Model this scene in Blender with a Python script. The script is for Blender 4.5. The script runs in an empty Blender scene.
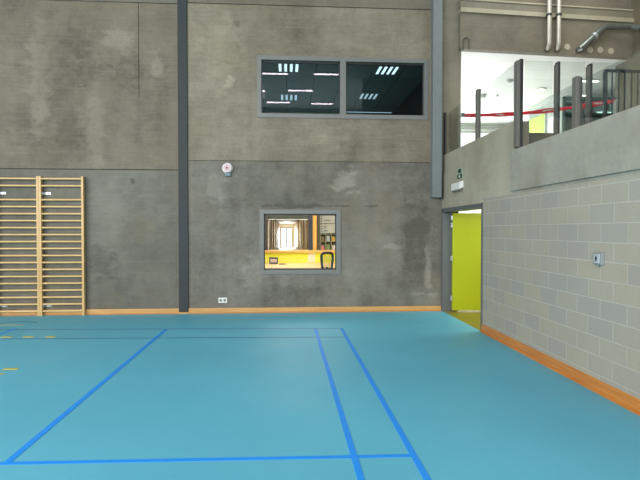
import bpy, bmesh, math, random
from mathutils import Vector, Matrix
random.seed(4)
S = bpy.context.scene
C = S.collection
PI = math.pi

# ------------------------------------------------------------------ camera
F = 500.0
YAW = math.radians(-3.78); PITCH = math.radians(-1.15)
CAM = Vector((0, 0, 1.6))
cd = bpy.data.cameras.new('camera'); cam = bpy.data.objects.new('camera', cd); C.objects.link(cam)
cam.location = CAM
cam.rotation_euler = (PI/2 + PITCH, 0, YAW)
cd.sensor_width = 36; cd.lens = F/640*36; cd.clip_end = 200
S.camera = cam
RM = cam.rotation_euler.to_matrix()
def ray(x, y): return RM @ Vector(((x-320)/F, (240-y)/F, -1))
def onX(x, y, X): d = ray(x, y); return CAM + d*(X/d.x)
def onY(x, y, Y): d = ray(x, y); return CAM + d*(Y/d.y)
def onZ(x, y, Z): d = ray(x, y); return CAM + d*((Z-CAM.z)/d.z)

# ------------------------------------------------------------------ materials
def lin(c):
    return tuple(((v/255)/12.92 if v/255 <= .04045 else ((v/255+.055)/1.055)**2.4) for v in c) + (1,)
class NT:
    def __init__(s, name):
        m = bpy.data.materials.new(name); m.use_nodes = True
        s.m = m; s.n = m.node_tree.nodes; s.l = m.node_tree.links; s.b = s.n['Principled BSDF']
    def node(s, t, **k):
        n = s.n.new(t)
        for a, v in k.items(): setattr(n, a, v)
        return n
    def coord(s): 
        return s.node('ShaderNodeTexCoord').outputs['Object']
    def mapping(s, src, scale=(1,1,1), loc=(0,0,0)):
        n = s.node('ShaderNodeMapping'); n.inputs['Scale'].default_value = scale; n.inputs['Location'].default_value = loc
        s.l.new(src, n.inputs['Vector']); return n.outputs[0]
    def noise(s, src, scale, detail=4, rough=.55, dist=0):
        n = s.node('ShaderNodeTexNoise'); n.inputs['Scale'].default_value = scale; n.inputs['Detail'].default_value = detail
        n.inputs['Roughness'].default_value = rough; n.inputs['Distortion'].default_value = dist
        s.l.new(src, n.inputs['Vector']); return n.outputs['Fac']
    def rng(s, src, a, b, c, d):
        n = s.node('ShaderNodeMapRange'); 
        for i, v in zip(('From Min', 'From Max', 'To Min', 'To Max'), (a, b, c, d)): n.inputs[i].default_value = v
        s.l.new(src, n.inputs['Value']); return n.outputs[0]
    def math(s, op, a, b=None):
        n = s.node('ShaderNodeMath', operation=op)
        for i, v in enumerate((a, b)):
            if v is None: continue
            if isinstance(v, (int, float)): n.inputs[i].default_value = v
            else: s.l.new(v, n.inputs[i])
        return n.outputs[0]
    def mix(s, fac, a, b, mode='MIX'):
        n = s.node('ShaderNodeMix', data_type='RGBA', blend_type=mode)
        for i, v in ((0, fac), (6, a), (7, b)):
            if isinstance(v, (int, float)): n.inputs[i].default_value = v
            elif isinstance(v, tuple): n.inputs[i].default_value = v
            else: s.l.new(v, n.inputs[i])
        return n.outputs[2]
    def bump(s, h, strength=.3, dist=.01):
        n = s.node('ShaderNodeBump'); n.inputs['Strength'].default_value = strength; n.inputs['Distance'].default_value = dist
        s.l.new(h, n.inputs['Height']); s.l.new(n.outputs[0], s.b.inputs['Normal'])
    def col(s, c): s.l.new(c, s.b.inputs['Base Color'])
    def rough(s, r): s.b.inputs['Roughness'].default_value = r

def plain(name, rgb, rough=.5, metal=0, var=.08, scale=6):
    t = NT(name); c = lin(rgb)
    f = t.noise(t.coord(), scale, 3)
    t.col(t.mix(t.rng(f, .3, .7, 0, 1), tuple(v*(1-var) for v in c[:3])+(1,), tuple(min(1, v*(1+var)) for v in c[:3])+(1,)))
    t.rough(rough); t.b.inputs['Metallic'].default_value = metal
    return t.m
def emit(name, rgb, strength):
    t = NT(name); t.b.inputs['Base Color'].default_value = lin(rgb)
    t.b.inputs['Emission Color'].default_value = lin(rgb); t.b.inputs['Emission Strength'].default_value = strength
    return t.m
def wood(name, a, b, axis='X', rough=.4, scale=1.0):
    t = NT(name); sc = {'X': (1.2, 22, 22), 'Y': (22, 1.2, 22), 'Z': (22, 22, 1.2)}[axis]
    sc = tuple(v*scale for v in sc)
    f = t.noise(t.mapping(t.coord(), sc), 1.6, 5, .6, .6)
    t.col(t.mix(t.rng(f, .3, .7, 0, 1), lin(a), lin(b))); t.rough(rough); return t.m
def concrete(name, a, b, blobs=(), axis='XZ', hstripe=.35, bumpy=.25):
    """a darker, b lighter; blobs are (X, Z, rx, rz, gain) stains with their own ragged outline"""
    t = NT(name); co = t.coord()
    big = t.noise(co, .55, 6, .62, .3)
    mid = t.noise(t.mapping(co, (1, 1, 1), (7, 3, 5)), 2.6, 5, .62, .4)
    fine = t.noise(co, 22, 4, .6)
    strp = t.noise(t.mapping(co, (1.1, 1.1, 17), (3, 0, 1)), 1.3, 6, .7, .3)
    vert = t.noise(t.mapping(co, (3.2, 3.2, .35), (1, 8, 2)), 1.1, 4, .6)
    f = t.math('ADD', t.math('MULTIPLY', t.rng(big, .32, .68, 0, 1), .36), t.math('MULTIPLY', t.rng(mid, .3, .7, 0, 1), .22))
    f = t.math('ADD', f, t.math('MULTIPLY', t.rng(strp, .3, .7, 0, 1), .6*hstripe))
    f = t.math('ADD', f, t.math('MULTIPLY', t.rng(vert, .3, .7, 0, 1), .14))
    f = t.math('ADD', f, t.math('MULTIPLY', t.rng(fine, .3, .7, -1, 1), .06))
    rag = t.noise(t.mapping(co, (1, 1, 1.6)), 3.2, 6, .65, .5)
    for (X, Z, rx, rz, g) in blobs:
        sx, sy = (1/rx, 0) if axis == 'XZ' else (0, 1/rx)
        n = t.node('ShaderNodeMapping'); n.vector_type = 'POINT'
        n.inputs['Scale'].default_value = (sx, sy, 1/rz)
        n.inputs['Location'].default_value = (-X*sx, -X*sy, -Z/rz); t.l.new(co, n.inputs['Vector'])
        L = t.node('ShaderNodeVectorMath', operation='LENGTH'); t.l.new(n.outputs[0], L.inputs[0])
        r = t.math('ADD', L.outputs['Value'], t.rng(rag, .3, .7, -.7, .7))
        msk = t.node('ShaderNodeMapRange', interpolation_type='SMOOTHSTEP')
        for i, v in zip(('From Min', 'From Max', 'To Min', 'To Max'), (1.15, .4, 0, g*.95)): msk.inputs[i].default_value = v
        t.l.new(r, msk.inputs['Value'])
        f = t.math('ADD', f, msk.outputs[0])
    c = t.mix(t.rng(f, .12, .95, 0, 1), lin(a), lin(b))
    warm = t.noise(t.mapping(co, (1, 1, 1), (20, 9, 4)), 1.1, 4, .6)
    c = t.mix(t.rng(warm, .5, .75, 0, .45), c, lin((121, 110, 86)))
    pit = t.node('ShaderNodeTexVoronoi'); pit.inputs['Scale'].default_value = 9; t.l.new(co, pit.inputs['Vector'])
    c = t.mix(t.rng(pit.outputs['Distance'], .02, .06, .35, 0), c, lin((60, 58, 54)))
    t.col(c); t.rough(.72); t.bump(fine, bumpy, .004)
    return t.m

M = {}
def P(x, y): p = onY(x, y, 9.70); return p.x, p.z
bl = []
for (x, y, rx, ry, g) in [(38, 80, 11, 55, .26), (118, 38, 16, 14, .3), (156, 68, 8, 15, .34), (96, 130, 9, 50, .2), (70, 60, 14, 40, -.1),
                          (10, 140, 20, 16, .12), (90, 68, 16, 18, -.18), (128, 70, 14, 26, -.16), (70, 130, 14, 22, -.16)]:
    X, Z = P(x, y); bl.append((X, Z, rx*.0197, ry*.0197, g))
M['conc_left'] = concrete('concrete_left_panel', (76, 70, 57), (138, 131, 115), bl, hstripe=.3)
M['conc_left_low'] = concrete('concrete_left_lower', (82, 80, 72), (128, 125, 115), [(P(110, 205)[0], P(110, 205)[1], .4, .5, .16), (P(132.5, 181)[0], P(132.5, 181)[1], .05, .07, -.7), (P(104, 262)[0], P(104, 262)[1], .3, .35, -.25), (P(155, 215)[0], P(155, 215)[1], .3, .6, .12)], hstripe=.3)
bl = []
for (x, y, rx, ry, g) in [(229, 82, 5, 6, .3), (237, 24, 4, 4, -.3), (330, 140, 20, 12, .14), (215, 110, 20, 20, -.06), (222, 45, 22, 34, .16)]:
    X, Z = P(x, y); bl.append((X, Z, rx*.0197, ry*.0197, g))
M['conc_right'] = concrete('concrete_right_panel', (92, 85, 70), (160, 152, 133), bl, hstripe=.3)
bl = []
for (x, y, rx, ry, g) in [(345, 182, 13, 14, .4), (295, 206, 34, 1.8, -.5), (340, 206, 12, 1.3, -.7), (371, 206, 9, 1.3, -.7),
                          (235, 240, 20, 50, .1), (417, 240, 16, 50, -.16), (394, 247, 9, 3, .25), (428, 270, 4, 26, .35), (424, 294, 16, 3, .3),
                          (300, 292, 45, 9, -.16), (215, 190, 12, 16, .2), (370, 180, 60, 12, .1), (255, 275, 14, 20, .2)]:
    X, Z = P(x, y); bl.append((X, Z, rx*.0197, ry*.0197, g))
M['conc_low'] = concrete('concrete_lower_panel', (82, 79, 71), (150, 146, 136), bl, hstripe=.12)
M['conc_smooth'] = concrete('concrete_parapet', (132, 130, 119), (178, 176, 166), (), 'YZ', hstripe=.15, bumpy=.15)
M['conc_corner'] = concrete('concrete_by_the_door', (148, 143, 126), (188, 183, 166), (), 'YZ', hstripe=.15, bumpy=.15)
M['conc_beam'] = concrete('concrete_beam', (92, 87, 74), (136, 130, 114), (), hstripe=.25)
M['conc_col'] = concrete('concrete_column', (102, 99, 85), (144, 139, 122), (), hstripe=.2)
M['groove'] = plain('dark_joint', (52, 50, 46), .9)
M['ledge'] = plain('pale_concrete_ledge', (158, 152, 132), .7)

def block_mat():
    t = NT('concrete_blockwork'); co = t.coord()
    sep = t.node('ShaderNodeSeparateXYZ'); t.l.new(co, sep.inputs[0])
    cmb = t.node('ShaderNodeCombineXYZ'); t.l.new(sep.outputs['Y'], cmb.inputs[0]); t.l.new(sep.outputs['Z'], cmb.inputs[1])
    v = t.mapping(cmb.outputs[0], (1, 1, 1), (-4.888+.39*20, -1.854+.187*20, 0))
    br = t.node('ShaderNodeTexBrick'); br.offset = .5; br.offset_frequency = 2
    for k, val in (('Scale', 1), ('Mortar Size', .006), ('Mortar Smooth', .5), ('Bias', 0), ('Brick Width', .39), ('Row Height', .187)): br.inputs[k].default_value = val
    br.inputs['Color1'].default_value = lin((146, 146, 143)); br.inputs['Color2'].default_value = lin((172, 164, 136))
    br.inputs['Mortar'].default_value = lin((194, 194, 188)); t.l.new(v, br.inputs['Vector'])
    spk = t.noise(co, 55, 4, .7); cl = t.noise(co, 1.4, 4)
    c = t.mix(.55, br.outputs['Color'], lin((160, 156, 146)))
    c = t.mix(t.rng(br.outputs['Fac'], 0, 1, 0, .6), c, lin((182, 181, 174)))
    c = t.mix(t.rng(spk, .35, .65, 0, .22), c, lin((132, 130, 124)))
    c = t.mix(t.rng(cl, .4, .7, 0, .3), c, lin((144, 137, 126)))
    t.col(c); t.rough(.75)
    h = t.math('ADD', t.math('MULTIPLY', br.outputs['Fac'], -.8), t.math('MULTIPLY', spk, .3)); t.bump(h, .35, .006)
    return t.m
M['block'] = block_mat()

def floor_mat():
    t = NT('blue_sports_floor'); co = t.coord()
    a = t.noise(co, .35, 4, .5); g = t.noise(co, 60, 3, .6)
    c = t.mix(t.rng(a, .35, .65, 0, 1), lin((90, 174, 201)), lin((98, 185, 211)))
    c = t.mix(t.rng(g, .3, .7, 0, .12), c, lin((80, 156, 190)))
    t.col(c)
    rn = t.noise(co, 1.2, 5, .6); t.l.new(t.rng(rn, .3, .7, .42, .55), t.b.inputs['Roughness'])
    t.b.inputs['Specular IOR Level'].default_value = .35
    t.bump(g, .05, .001)
    return t.m
M['floor'] = floor_mat()
M['line'] = plain('blue_line_paint', (26, 146, 246), .5, var=.05)
M['line_thin'] = plain('dark_blue_line_paint', (36, 112, 160), .4, var=.05)
M['yellow'] = plain('yellow_line_paint', (205, 190, 70), .45)
M['steel'] = plain('dark_grey_paint', (42, 47, 50), .65, var=.05)
M['frame'] = plain('grey_window_frame', (114, 116, 113), .45, var=.03)
M['duct'] = plain('galvanised_grey', (116, 124, 124), .4, .0, .05)
M['doorframe'] = plain('grey_door_frame', (94, 98, 100), .45, var=.03)
M['green'] = plain('lime_green_laminate', (164, 174, 8), .45, var=.03, scale=2)
M['postgrey'] = plain('grey_brown_post', (106, 104, 98), .5, .1, .04)
M['postdark'] = plain('dark_post_side', (50, 52, 52), .5, .1, .04)
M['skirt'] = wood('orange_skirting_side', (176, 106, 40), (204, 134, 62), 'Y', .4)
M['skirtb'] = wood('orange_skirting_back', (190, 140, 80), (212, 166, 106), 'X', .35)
M['beech'] = wood('beech_upright', (192, 154, 98), (216, 180, 122), 'Z', .4)
M['beechr'] = wood('beech_rung', (206, 168, 108), (232, 198, 140), 'X', .35)
M['zinc'] = plain('zinc_plated', (190, 195, 200), .3, .6)
M['pipe'] = plain('pale_pipe', (196, 190, 178), .35, .25, .06)
M['darkpipe'] = plain('galvanised_pipe', (120, 126, 122), .28, .6, .15, 14)
M['plug'] = plain('pale_plug', (178, 170, 152), .7, var=.12, scale=40)
M['white'] = plain('white_plastic', (225, 225, 222), .4, var=.03)
M['wallwhite'] = plain('white_paint', (228, 230, 228), .6, var=.02)
M['wallgrey'] = plain('light_grey_paint', (176, 180, 176), .6, var=.03)
M['olive'] = plain('olive_linoleum', (132, 122, 44), .35, var=.1)
M['red'] = plain('red_tape', (242, 30, 62), .5)
M['black'] = plain('black_paint', (34, 35, 36), .45)
M['darkwall'] = plain('dark_teal_wall', (46, 60, 60), .6)
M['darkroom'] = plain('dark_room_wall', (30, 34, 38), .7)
M['teal'] = plain('teal_grey_panel', (92, 122, 118), .35, var=.1, scale=2)
def tiles(name, a, line, w, h, mort=.006, off=0.0):
    t = NT(name); br = t.node('ShaderNodeTexBrick'); br.offset = off
    for k, val in (('Scale', 1), ('Mortar Size', mort), ('Mortar Smooth', .2), ('Bias', 0), ('Brick Width', w), ('Row Height', h)): br.inputs[k].default_value = val
    br.inputs['Color1'].default_value = lin(a); br.inputs['Color2'].default_value = lin(tuple(v*.96 for v in a)); br.inputs['Mortar'].default_value = lin(line)
    t.l.new(t.coord(), br.inputs['Vector']); t.col(br.outputs['Color']); t.rough(.6); return t.m
M['ceil_upper'] = tiles('white_ceiling_panels', (232, 235, 233), (200, 204, 202), 2.4, .6)
M['ceil_dark'] = tiles('ceiling_tiles_dim', (126, 142, 142), (60, 66, 66), .6, 1.2, .012)
M['halldeck'] = plain('grey_roof_deck', (150, 150, 146), .8)
def glass(name, tint, refl=.08, fk=1.6):
    t = NT(name); n = t.n; l = t.l
    tr = t.node('ShaderNodeBsdfTransparent'); tr.inputs[0].default_value = tint
    gl = t.node('ShaderNodeBsdfGlossy'); gl.inputs['Roughness'].default_value = .01
    fr = t.node('ShaderNodeFresnel'); fr.inputs[0].default_value = 1.5
    f = t.math('ADD', t.math('MULTIPLY', fr.outputs[0], fk), refl)
    mx = t.node('ShaderNodeMixShader'); l.new(f, mx.inputs[0]); l.new(tr.outputs[0], mx.inputs[1]); l.new(gl.outputs[0], mx.inputs[2])
    l.new(mx.outputs[0], n['Material Output'].inputs[0]); n.remove(t.b)
    return t.m
M['glass'] = glass('clear_glass', (.93, .955, .94, 1), .02, .3)
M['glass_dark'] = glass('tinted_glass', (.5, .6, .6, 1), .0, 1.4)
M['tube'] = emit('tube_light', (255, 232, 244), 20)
M['strip'] = emit('strip_light', (235, 240, 255), 4)
M['strip_dim'] = emit('strip_light_dim', (225, 235, 255), 1.6)
M['lamp'] = emit('lamp_face', (255, 255, 250), 4)

# ------------------------------------------------------------------ mesh building
class MB:
    def __init__(s): s.bm = bmesh.new()
    def box(s, x0, x1, y0, y1, z0, z1, bev=0):
        x0, x1 = sorted((x0, x1)); y0, y1 = sorted((y0, y1)); z0, z1 = sorted((z0, z1))
        r = bmesh.ops.create_cube(s.bm, size=1, matrix=Matrix.Translation(((x0+x1)/2, (y0+y1)/2, (z0+z1)/2)) @ Matrix.Diagonal((x1-x0, y1-y0, z1-z0, 1)))
        if bev:
            ed = list({e for v in r['verts'] for e in v.link_edges})
            bmesh.ops.bevel(s.bm, geom=ed, offset=bev, segments=2, affect='EDGES', profile=.6)
        return s
    def cyl(s, a, b, r, seg=16, r2=None):
        a, b = Vector(a), Vector(b); d = b-a
        q = d.to_track_quat('Z', 'Y').to_matrix().to_4x4()
        bmesh.ops.create_cone(s.bm, cap_ends=True, segments=seg, radius1=r, radius2=r if r2 is None else r2, depth=d.length, matrix=Matrix.Translation((a+b)/2) @ q)
        return s
    def tube(s, pts, r, seg=14):
        pts = [Vector(p) for p in pts]; rings = []
        for i, p in enumerate(pts):
            t = (pts[min(i+1, len(pts)-1)]-pts[max(i-1, 0)]).normalized()
            u = t.cross(Vector((0, 1, 0))); 
            if u.length < .1: u = t.cross(Vector((1, 0, 0)))
            u.normalize(); w = t.cross(u)
            rings.append([s.bm.verts.new(p + (u*math.cos(k*2*PI/seg)+w*math.sin(k*2*PI/seg))*r) for k in range(seg)])
        for A, B in zip(rings, rings[1:]):
            for k in range(seg): s.bm.faces.new((A[k], A[(k+1) % seg], B[(k+1) % seg], B[k]))
        s.bm.faces.new(rings[0][::-1]); s.bm.faces.new(rings[-1]); return s
    def prism(s, pts, d):
        """polygon pts extruded by vector d"""
        d = Vector(d); a = [s.bm.verts.new(p) for p in pts]; b = [s.bm.verts.new(Vector(p)+d) for p in pts]
        s.bm.faces.new(a[::-1]); s.bm.faces.new(b)
        for i in range(len(a)):
            j = (i+1) % len(a); s.bm.faces.new((a[i], a[j], b[j], b[i]))
        return s
    def build(s, name, mat, parent=None, smooth=False, origin=None):
        bmesh.ops.recalc_face_normals(s.bm, faces=s.bm.faces)
        me = bpy.data.meshes.new(name)
        if origin is not None: bmesh.ops.translate(s.bm, verts=s.bm.verts, vec=-Vector(origin))
        s.bm.to_mesh(me); s.bm.free()
        for p in me.polygons: p.use_smooth = smooth
        me.materials.append(mat)
        o = bpy.data.objects.new(name, me); C.objects.link(o)
        if origin is not None: o.location = origin
        if parent: o.parent = parent
        if smooth:
            try:
                md = o.modifiers.new('edges', 'EDGE_SPLIT'); md.split_angle = math.radians(40)
            except Exception: pass
        return o
def tag(o, label, cat, group=None):
    o['label'] = label; o['category'] = cat
    if group: o['group'] = group
    return o
def empty(name, label, cat, loc=(0, 0, 0), group=None):
    o = bpy.data.objects.new(name, None); C.objects.link(o); o.location = loc; return tag(o, label, cat, group)
def struct(o, label=None):
    o['kind'] = 'structure'
    if label: o['label'] = label
    return o
def under(mb, name, mat, parent, smooth=False):
    """a part whose mesh is given in world coordinates, parented to an Empty that is only translated"""
    o = mb.build(name, mat, None, smooth, origin=parent.location if parent.parent is None else parent.parent.location)
    o.location = (0, 0, 0); o.parent = parent; return o

# ------------------------------------------------------------------ hall shell
D = 9.70; RX = 3.06; LX = -13.0; RY = -12.0; HT = 8.1
struct(MB().box(LX, RX, RY, D+.25, -.2, 0).build('floor', M['floor']), 'light blue sports hall floor')
# back wall: openings
x0, zt = P(256.9, 54.5); x1, zb = P(428, 120.5); zt2 = P(428, 60)[1]
UW = (x0, x1, zb+.01, (zt+zt2)/2)
x0, zt = P(259.5, 209.5); x1, zb = P(340.5, 274)
LW = (x0, x1, zb, zt)
def wallpanel(x0, x1, z0, z1, mat, y0, y1, holes=()):
    xs = sorted({x0, x1, *[v for h in holes for v in h[:2] if x0 < v < x1]}); zs = sorted({z0, z1, *[v for h in holes for v in h[2:] if z0 < v < z1]})
    m = MB()
    for a, b in zip(xs, xs[1:]):
        for c, d in zip(zs, zs[1:]):
            cx, cz = (a+b)/2, (c+d)/2
            if any(h[0] < cx < h[1] and h[2] < cz < h[3] for h in holes): continue
            m.box(a, b, y0, y1, c, d)
    bmesh.ops.remove_doubles(m.bm, verts=m.bm.verts, dist=1e-5)
    # drop the inner faces shared by neighbouring cells
    seen = {}
    for f in list(m.bm.faces):
        k = tuple(round(v, 4) for v in f.calc_center_median()); seen.setdefault(k, []).append(f)
    dead = [f for fs in seen.values() if len(fs) > 1 for f in fs]
    if dead: bmesh.ops.delete(m.bm, geom=dead, context='FACES')
    return struct(m.build('wall_back', mat))
ins = .06
holes = [(UW[0]+ins, UW[1]-ins, UW[2]+ins, UW[3]-ins), (LW[0]+ins, LW[1]-ins, LW[2]+ins, LW[3]-ins)]
cx0, cx1 = P(178.5, 200)[0], P(188.2, 200)[0]
j1L = P(90, 169.3)[1]; j1R = P(300, 161.4)[1]; j2 = P(90, 1.2)[1]; j2R = P(300, 6)[1]
g = .008
wallpanel(LX, RX+.33, 0, HT, M['groove'], D+.012, D+.25, holes)
sx = P(138.7, 50)[0]; sz = P(138, 97)[1]
wallpanel(LX, cx0, 0, j1L-g, M['conc_left_low'], D, D+.012)
wallpanel(LX, sx-g*.7, j1L+g, j2-g, M['conc_left'], D, D+.012)
wallpanel(sx+g*.7, cx0, j1L+g, j2-g, M['conc_left'], D, D+.012)
struct(MB().box(sx-g*.8, sx+g*.8, D+.0005, D+.012, j1L+g, sz).build('wall_back', M['conc_left']))
wallpanel(LX, cx0, j2+g, HT, M['conc_left_low'], D, D+.012)
wallpanel(cx1, RX+.01, 0, j1R-g*.6, M['conc_low'], D, D+.012, holes)
wallpanel(cx1, RX+.01, j1R+g*.6, j2R-g, M['conc_right'], D, D+.012, holes)
wallpanel(cx1, RX+.01, j2R+g, HT, M['conc_beam'], D, D+.012)
# dark steel column strip standing against the wall
m = MB().box(cx0+.004, cx1-.004, D-.03, D+.012, .035, HT)
struct(m.build('trim_1', M['steel']), 'dark grey steel column strip running up the back wall')
# skirtings
sk = .1
struct(MB().box(LX, cx0, D-.022, D, .0, sk, .004).build('baseboard_back', M['skirtb']), 'orange wooden skirting along the back wall')
struct(MB().box(cx1, RX-.02, D-.022, D, .0, sk, .004).build('baseboard_back', M['skirtb']), 'orange wooden skirting along the back wall')
struct(MB().box(cx0, cx1, D-.045, D-.0301, .0, .03).build('baseboard_back', M['skirtb']))
m = MB().box(LX, RX, D-.034, D-.022, 0, .018); struct(m.build('baseboard_back', M['skirt']))

# right wall with doorway
yj = onX(482.5, 250, RX).y     # near jamb
DY0, DY1, DZ = yj, D-.03, 2.0
FZ = onX(482, 204.5, RX).z
WT = .2
PB = onX(600, 176, RX).z       # underside of the proud concrete panel
PT = (onX(640, 107.3, RX-.03).z + onX(530, 143.2, RX-.03).z)/2
py1 = onX(510, 170, RX-.03).y
LT = PT + .03
FT = (onX(505, 125.2, RX+.02).z + onX(480, 138.3, RX+.02).z)/2
RW = MB()
RW.box(RX, RX+WT, RY, DY0, 0, PB-.04)
struct(RW.build('wall_right', M['block']), 'grey concrete block wall')
struct(MB().box(RX, RX+WT, DY0, D+.01, FZ, PB-.04).box(RX, RX+WT, DY1, D+.01, 0, FZ).build('wall_right', M['conc_corner']))
struct(MB().box(RX+.0, RX+WT, RY, py1-.001, PB-.04, LT-.012).build('wall_right', M['conc_smooth']))
struct(MB().box(RX+.0, RX+WT, py1-.001, D+.01, PB-.04, LT-.012).build('wall_right', M['conc_corner']))
struct(MB().box(RX-.03, RX+WT+.02, RY, py1, PB, PT).build('wall_right', M['conc_smooth']), 'smooth concrete parapet panel on the block wall')
struct(MB().box(RX+.02, RX+.22, py1-.03, D+.01, LT-.012, FT).build('wall_right', M['conc_corner']), 'raised concrete parapet near the corner')
# the skirting on the right
m = MB().prism([(RX, 0, 0), (RX-.035, 0, 0), (RX-.035, 0, .02), (RX-.02, 0, .03), (RX-.02, 0, .115), (RX, 0, .125)], (0, DY0-.0-RY, 0))
bmesh.ops.translate(m.bm, verts=m.bm.verts, vec=(0, RY, 0))
struct(m.build('baseboard_right', M['skirt']), 'orange wooden skirting along the block wall')

# left wall, rear wall, roof
struct(MB().box(LX-.2, LX, RY, D+.2, 0, HT).build('wall_left', M['conc_low']))
zz0, zz1 = 2.6, 7.6
m = MB().box(LX, RX+4, RY-.25, RY, 0, zz0).box(LX, RX+4, RY-.25, RY, zz1, HT)
for i in range(8):
    xx = LX + i*(RX-LX)/7; m.box(xx-.12, xx+.12, RY-.25, RY, zz0, zz1)
struct(m.build('wall_front', M['conc_low']))
struct(MB().box(LX, RX+6.5, RY-.2, D+.3, HT, HT+.2).build('ceiling', M['halldeck']))
tb = MB()
for yy in (-10.5, -7.6, 1.2, 4.2, 7.4): tb.box(LX, RX+3.4, yy-.12, yy+.12, HT-.2, HT)
struct(tb.build('ceiling', M['halldeck']))

# ------------------------------------------------------------------ windows in the back wall
def window(name, R, mull, mat, gmat, label, y=D):
    fw = .083
    x0, x1, z0, z1 = R
    root = bpy.data.objects.new(name, None); C.objects.link(root); root.location = ((x0+x1)/2, y, z0); struct(root, label)
    m = MB().box(x0, x1, y-.02, y+.14, z1-fw, z1, .004).box(x0, x1, y-.02, y+.14, z0, z0+fw, .004)
    m.box(x0, x0+fw, y-.0195, y+.14, z0+.01, z1-.01).box(x1-fw, x1, y-.0195, y+.14, z0+.01, z1-.01)
    ms = [P(v, 80)[0] for v in mull]
    for v in ms: m.box(v-.055, v+.055, y-.018, y+.13, z0+.01, z1-.01)
    under(m, 'window_frame', mat, root)
    xs = [x0+fw, *[q for v in ms for q in (v-.055, v+.055)], x1-fw]
    for a, b in zip(xs[::2], xs[1::2]):
        gk = MB()
        t_ = .018
        gk.box(a, b, y+.05, y+.075, z1-fw-t_*1.6, z1-fw).box(a, b, y+.05, y+.075, z0+fw, z0+fw+t_).box(a, a+t_, y+.05, y+.075, z0+fw, z1-fw).box(b-t_, b, y+.05, y+.075, z0+fw, z1-fw)
        under(gk, 'gasket', M['black'], root)
        under(MB().box(a+.002, b-.002, y+.06, y+.066, z0+fw+.002, z1-fw-.002), 'window_pane', gmat, root)
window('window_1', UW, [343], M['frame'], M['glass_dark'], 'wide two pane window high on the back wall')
window('window_2', LW, [], M['frame'], M['glass'], 'small grey framed window into the reception')

# ------------------------------------------------------------------ dark upper room behind window_1
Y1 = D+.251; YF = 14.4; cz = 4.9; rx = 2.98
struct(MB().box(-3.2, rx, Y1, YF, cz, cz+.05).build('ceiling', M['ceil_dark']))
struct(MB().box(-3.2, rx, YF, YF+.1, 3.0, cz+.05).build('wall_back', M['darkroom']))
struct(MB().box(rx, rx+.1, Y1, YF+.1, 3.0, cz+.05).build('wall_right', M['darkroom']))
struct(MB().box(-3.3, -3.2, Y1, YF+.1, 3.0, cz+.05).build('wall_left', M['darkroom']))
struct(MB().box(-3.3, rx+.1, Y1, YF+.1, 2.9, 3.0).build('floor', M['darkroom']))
def four_tube(px, py, mat, label):
    c = onZ(px, py, cz); root = empty('ceiling_light', label, 'ceiling light', (c.x, c.y, cz), 'louvred ceiling lights in the dark upstairs room')
    under(MB().box(c.x-.3, c.x+.3, c.y-.3, c.y+.3, cz-.01, cz-.0005), 'housing', M['ceil_dark'], root)
    for k in range(4):
        u = c.x-.17+k*.113
        under(MB().box(u-.026, u+.026, c.y-.23, c.y+.23, cz-.016, cz-.01), 'tube', mat, root)
four_tube(288.5, 67.3, M['strip'], 'bright four tube ceiling light at the top of the left upstairs pane')
four_tube(289, 97, M['strip_dim'], 'dim small four tube ceiling light low in the left upstairs pane')
four_tube(387, 70, M['strip'], 'slanting four tube ceiling light at the top of the right upstairs pane')
four_tube(368.5, 96, M['strip_dim'], 'dim slanting four tube ceiling light low in the right upstairs pane')
a = onZ(340, 112, cz-.03); b = onZ(392, 112.3, cz-.03)
r_ = empty('strip_light', 'long white strip light along the bottom of the right upstairs pane', 'strip light', (a.x, a.y, cz))
under(MB().box(a.x-.05, b.x+.02, a.y-.04, a.y+.06, cz-.02, cz-.0005), 'housing', M['darkwall'], r_)
under(MB().box(a.x, b.x, a.y-.01, a.y+.02, cz-.032, cz-.02), 'tube', M['strip_dim'], r_)

# ------------------------------------------------------------------ reception behind window_2
ry1 = 18.0; rc = 2.55
struct(MB().box(-4, 3.0, Y1, ry1, -.2, 0).build('floor', M['olive']))
struct(MB().box(-4, 3.0, Y1, ry1, rc, rc+.1).build('ceiling', M['wallwhite']))
struct(MB().box(-4.1, -4, Y1, ry1+.1, 0, rc).build('wall_left', M['wallwhite']))
struct(MB().box(3.0, 3.1, Y1, ry1+.1, 0, rc).build('wall_right', M['wallwhite']))
corL, corR = -.66, .70
brownwood = wood('brown_corridor_panel', (120, 92, 52), (168, 134, 82), 'Z', .4)
goldwood = wood('golden_corridor_panel', (190, 150, 70), (226, 190, 110), 'Z', .4)
struct(MB().box(-4, corL, ry1, ry1+.1, 0, rc).box(corR, 3, ry1, ry1+.1, 0, rc).box(corL, corR, ry1, ry1+.1, 2.2, rc).build('wall_back', brownwood))
ce = 45.0
struct(MB().box(corL-.1, corL, ry1+.1, ce, 0, 2.2).build('wall_left', brownwood))
struct(MB().box(corR, corR+.1, ry1+.1, ce, 0, 2.2).build('wall_right', goldwood))
struct(MB().box(corL-.1, corR+.1, ry1+.1, ce, -.1, 0).build('floor', M['wallgrey']))
struct(MB().box(corL-.1, corR+.1, ry1+.1, ce, 2.2, 2.3).build('ceiling', M['wallwhite']))
dxa = onY(280.6, 238, ce).x; dxb = onY(292.4, 238, ce).x; dzt = onY(286, 227.7, ce).z
struct(MB().box(corL-.1, dxa, ce, ce+.1, 0, 2.2).box(dxb, corR+.1, ce, ce+.1, 0, 2.2).box(dxa, dxb, ce, ce+.1, dzt, 2.2).build('wall_back', M['wallgrey']))
dr = bpy.data.objects.new('door_2', None); C.objects.link(dr); dr.location = ((dxa+dxb)/2, ce, 0); struct(dr, 'glazed double door at the bright end of the corridor')
mid = (dxa+dxb)/2
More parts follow.
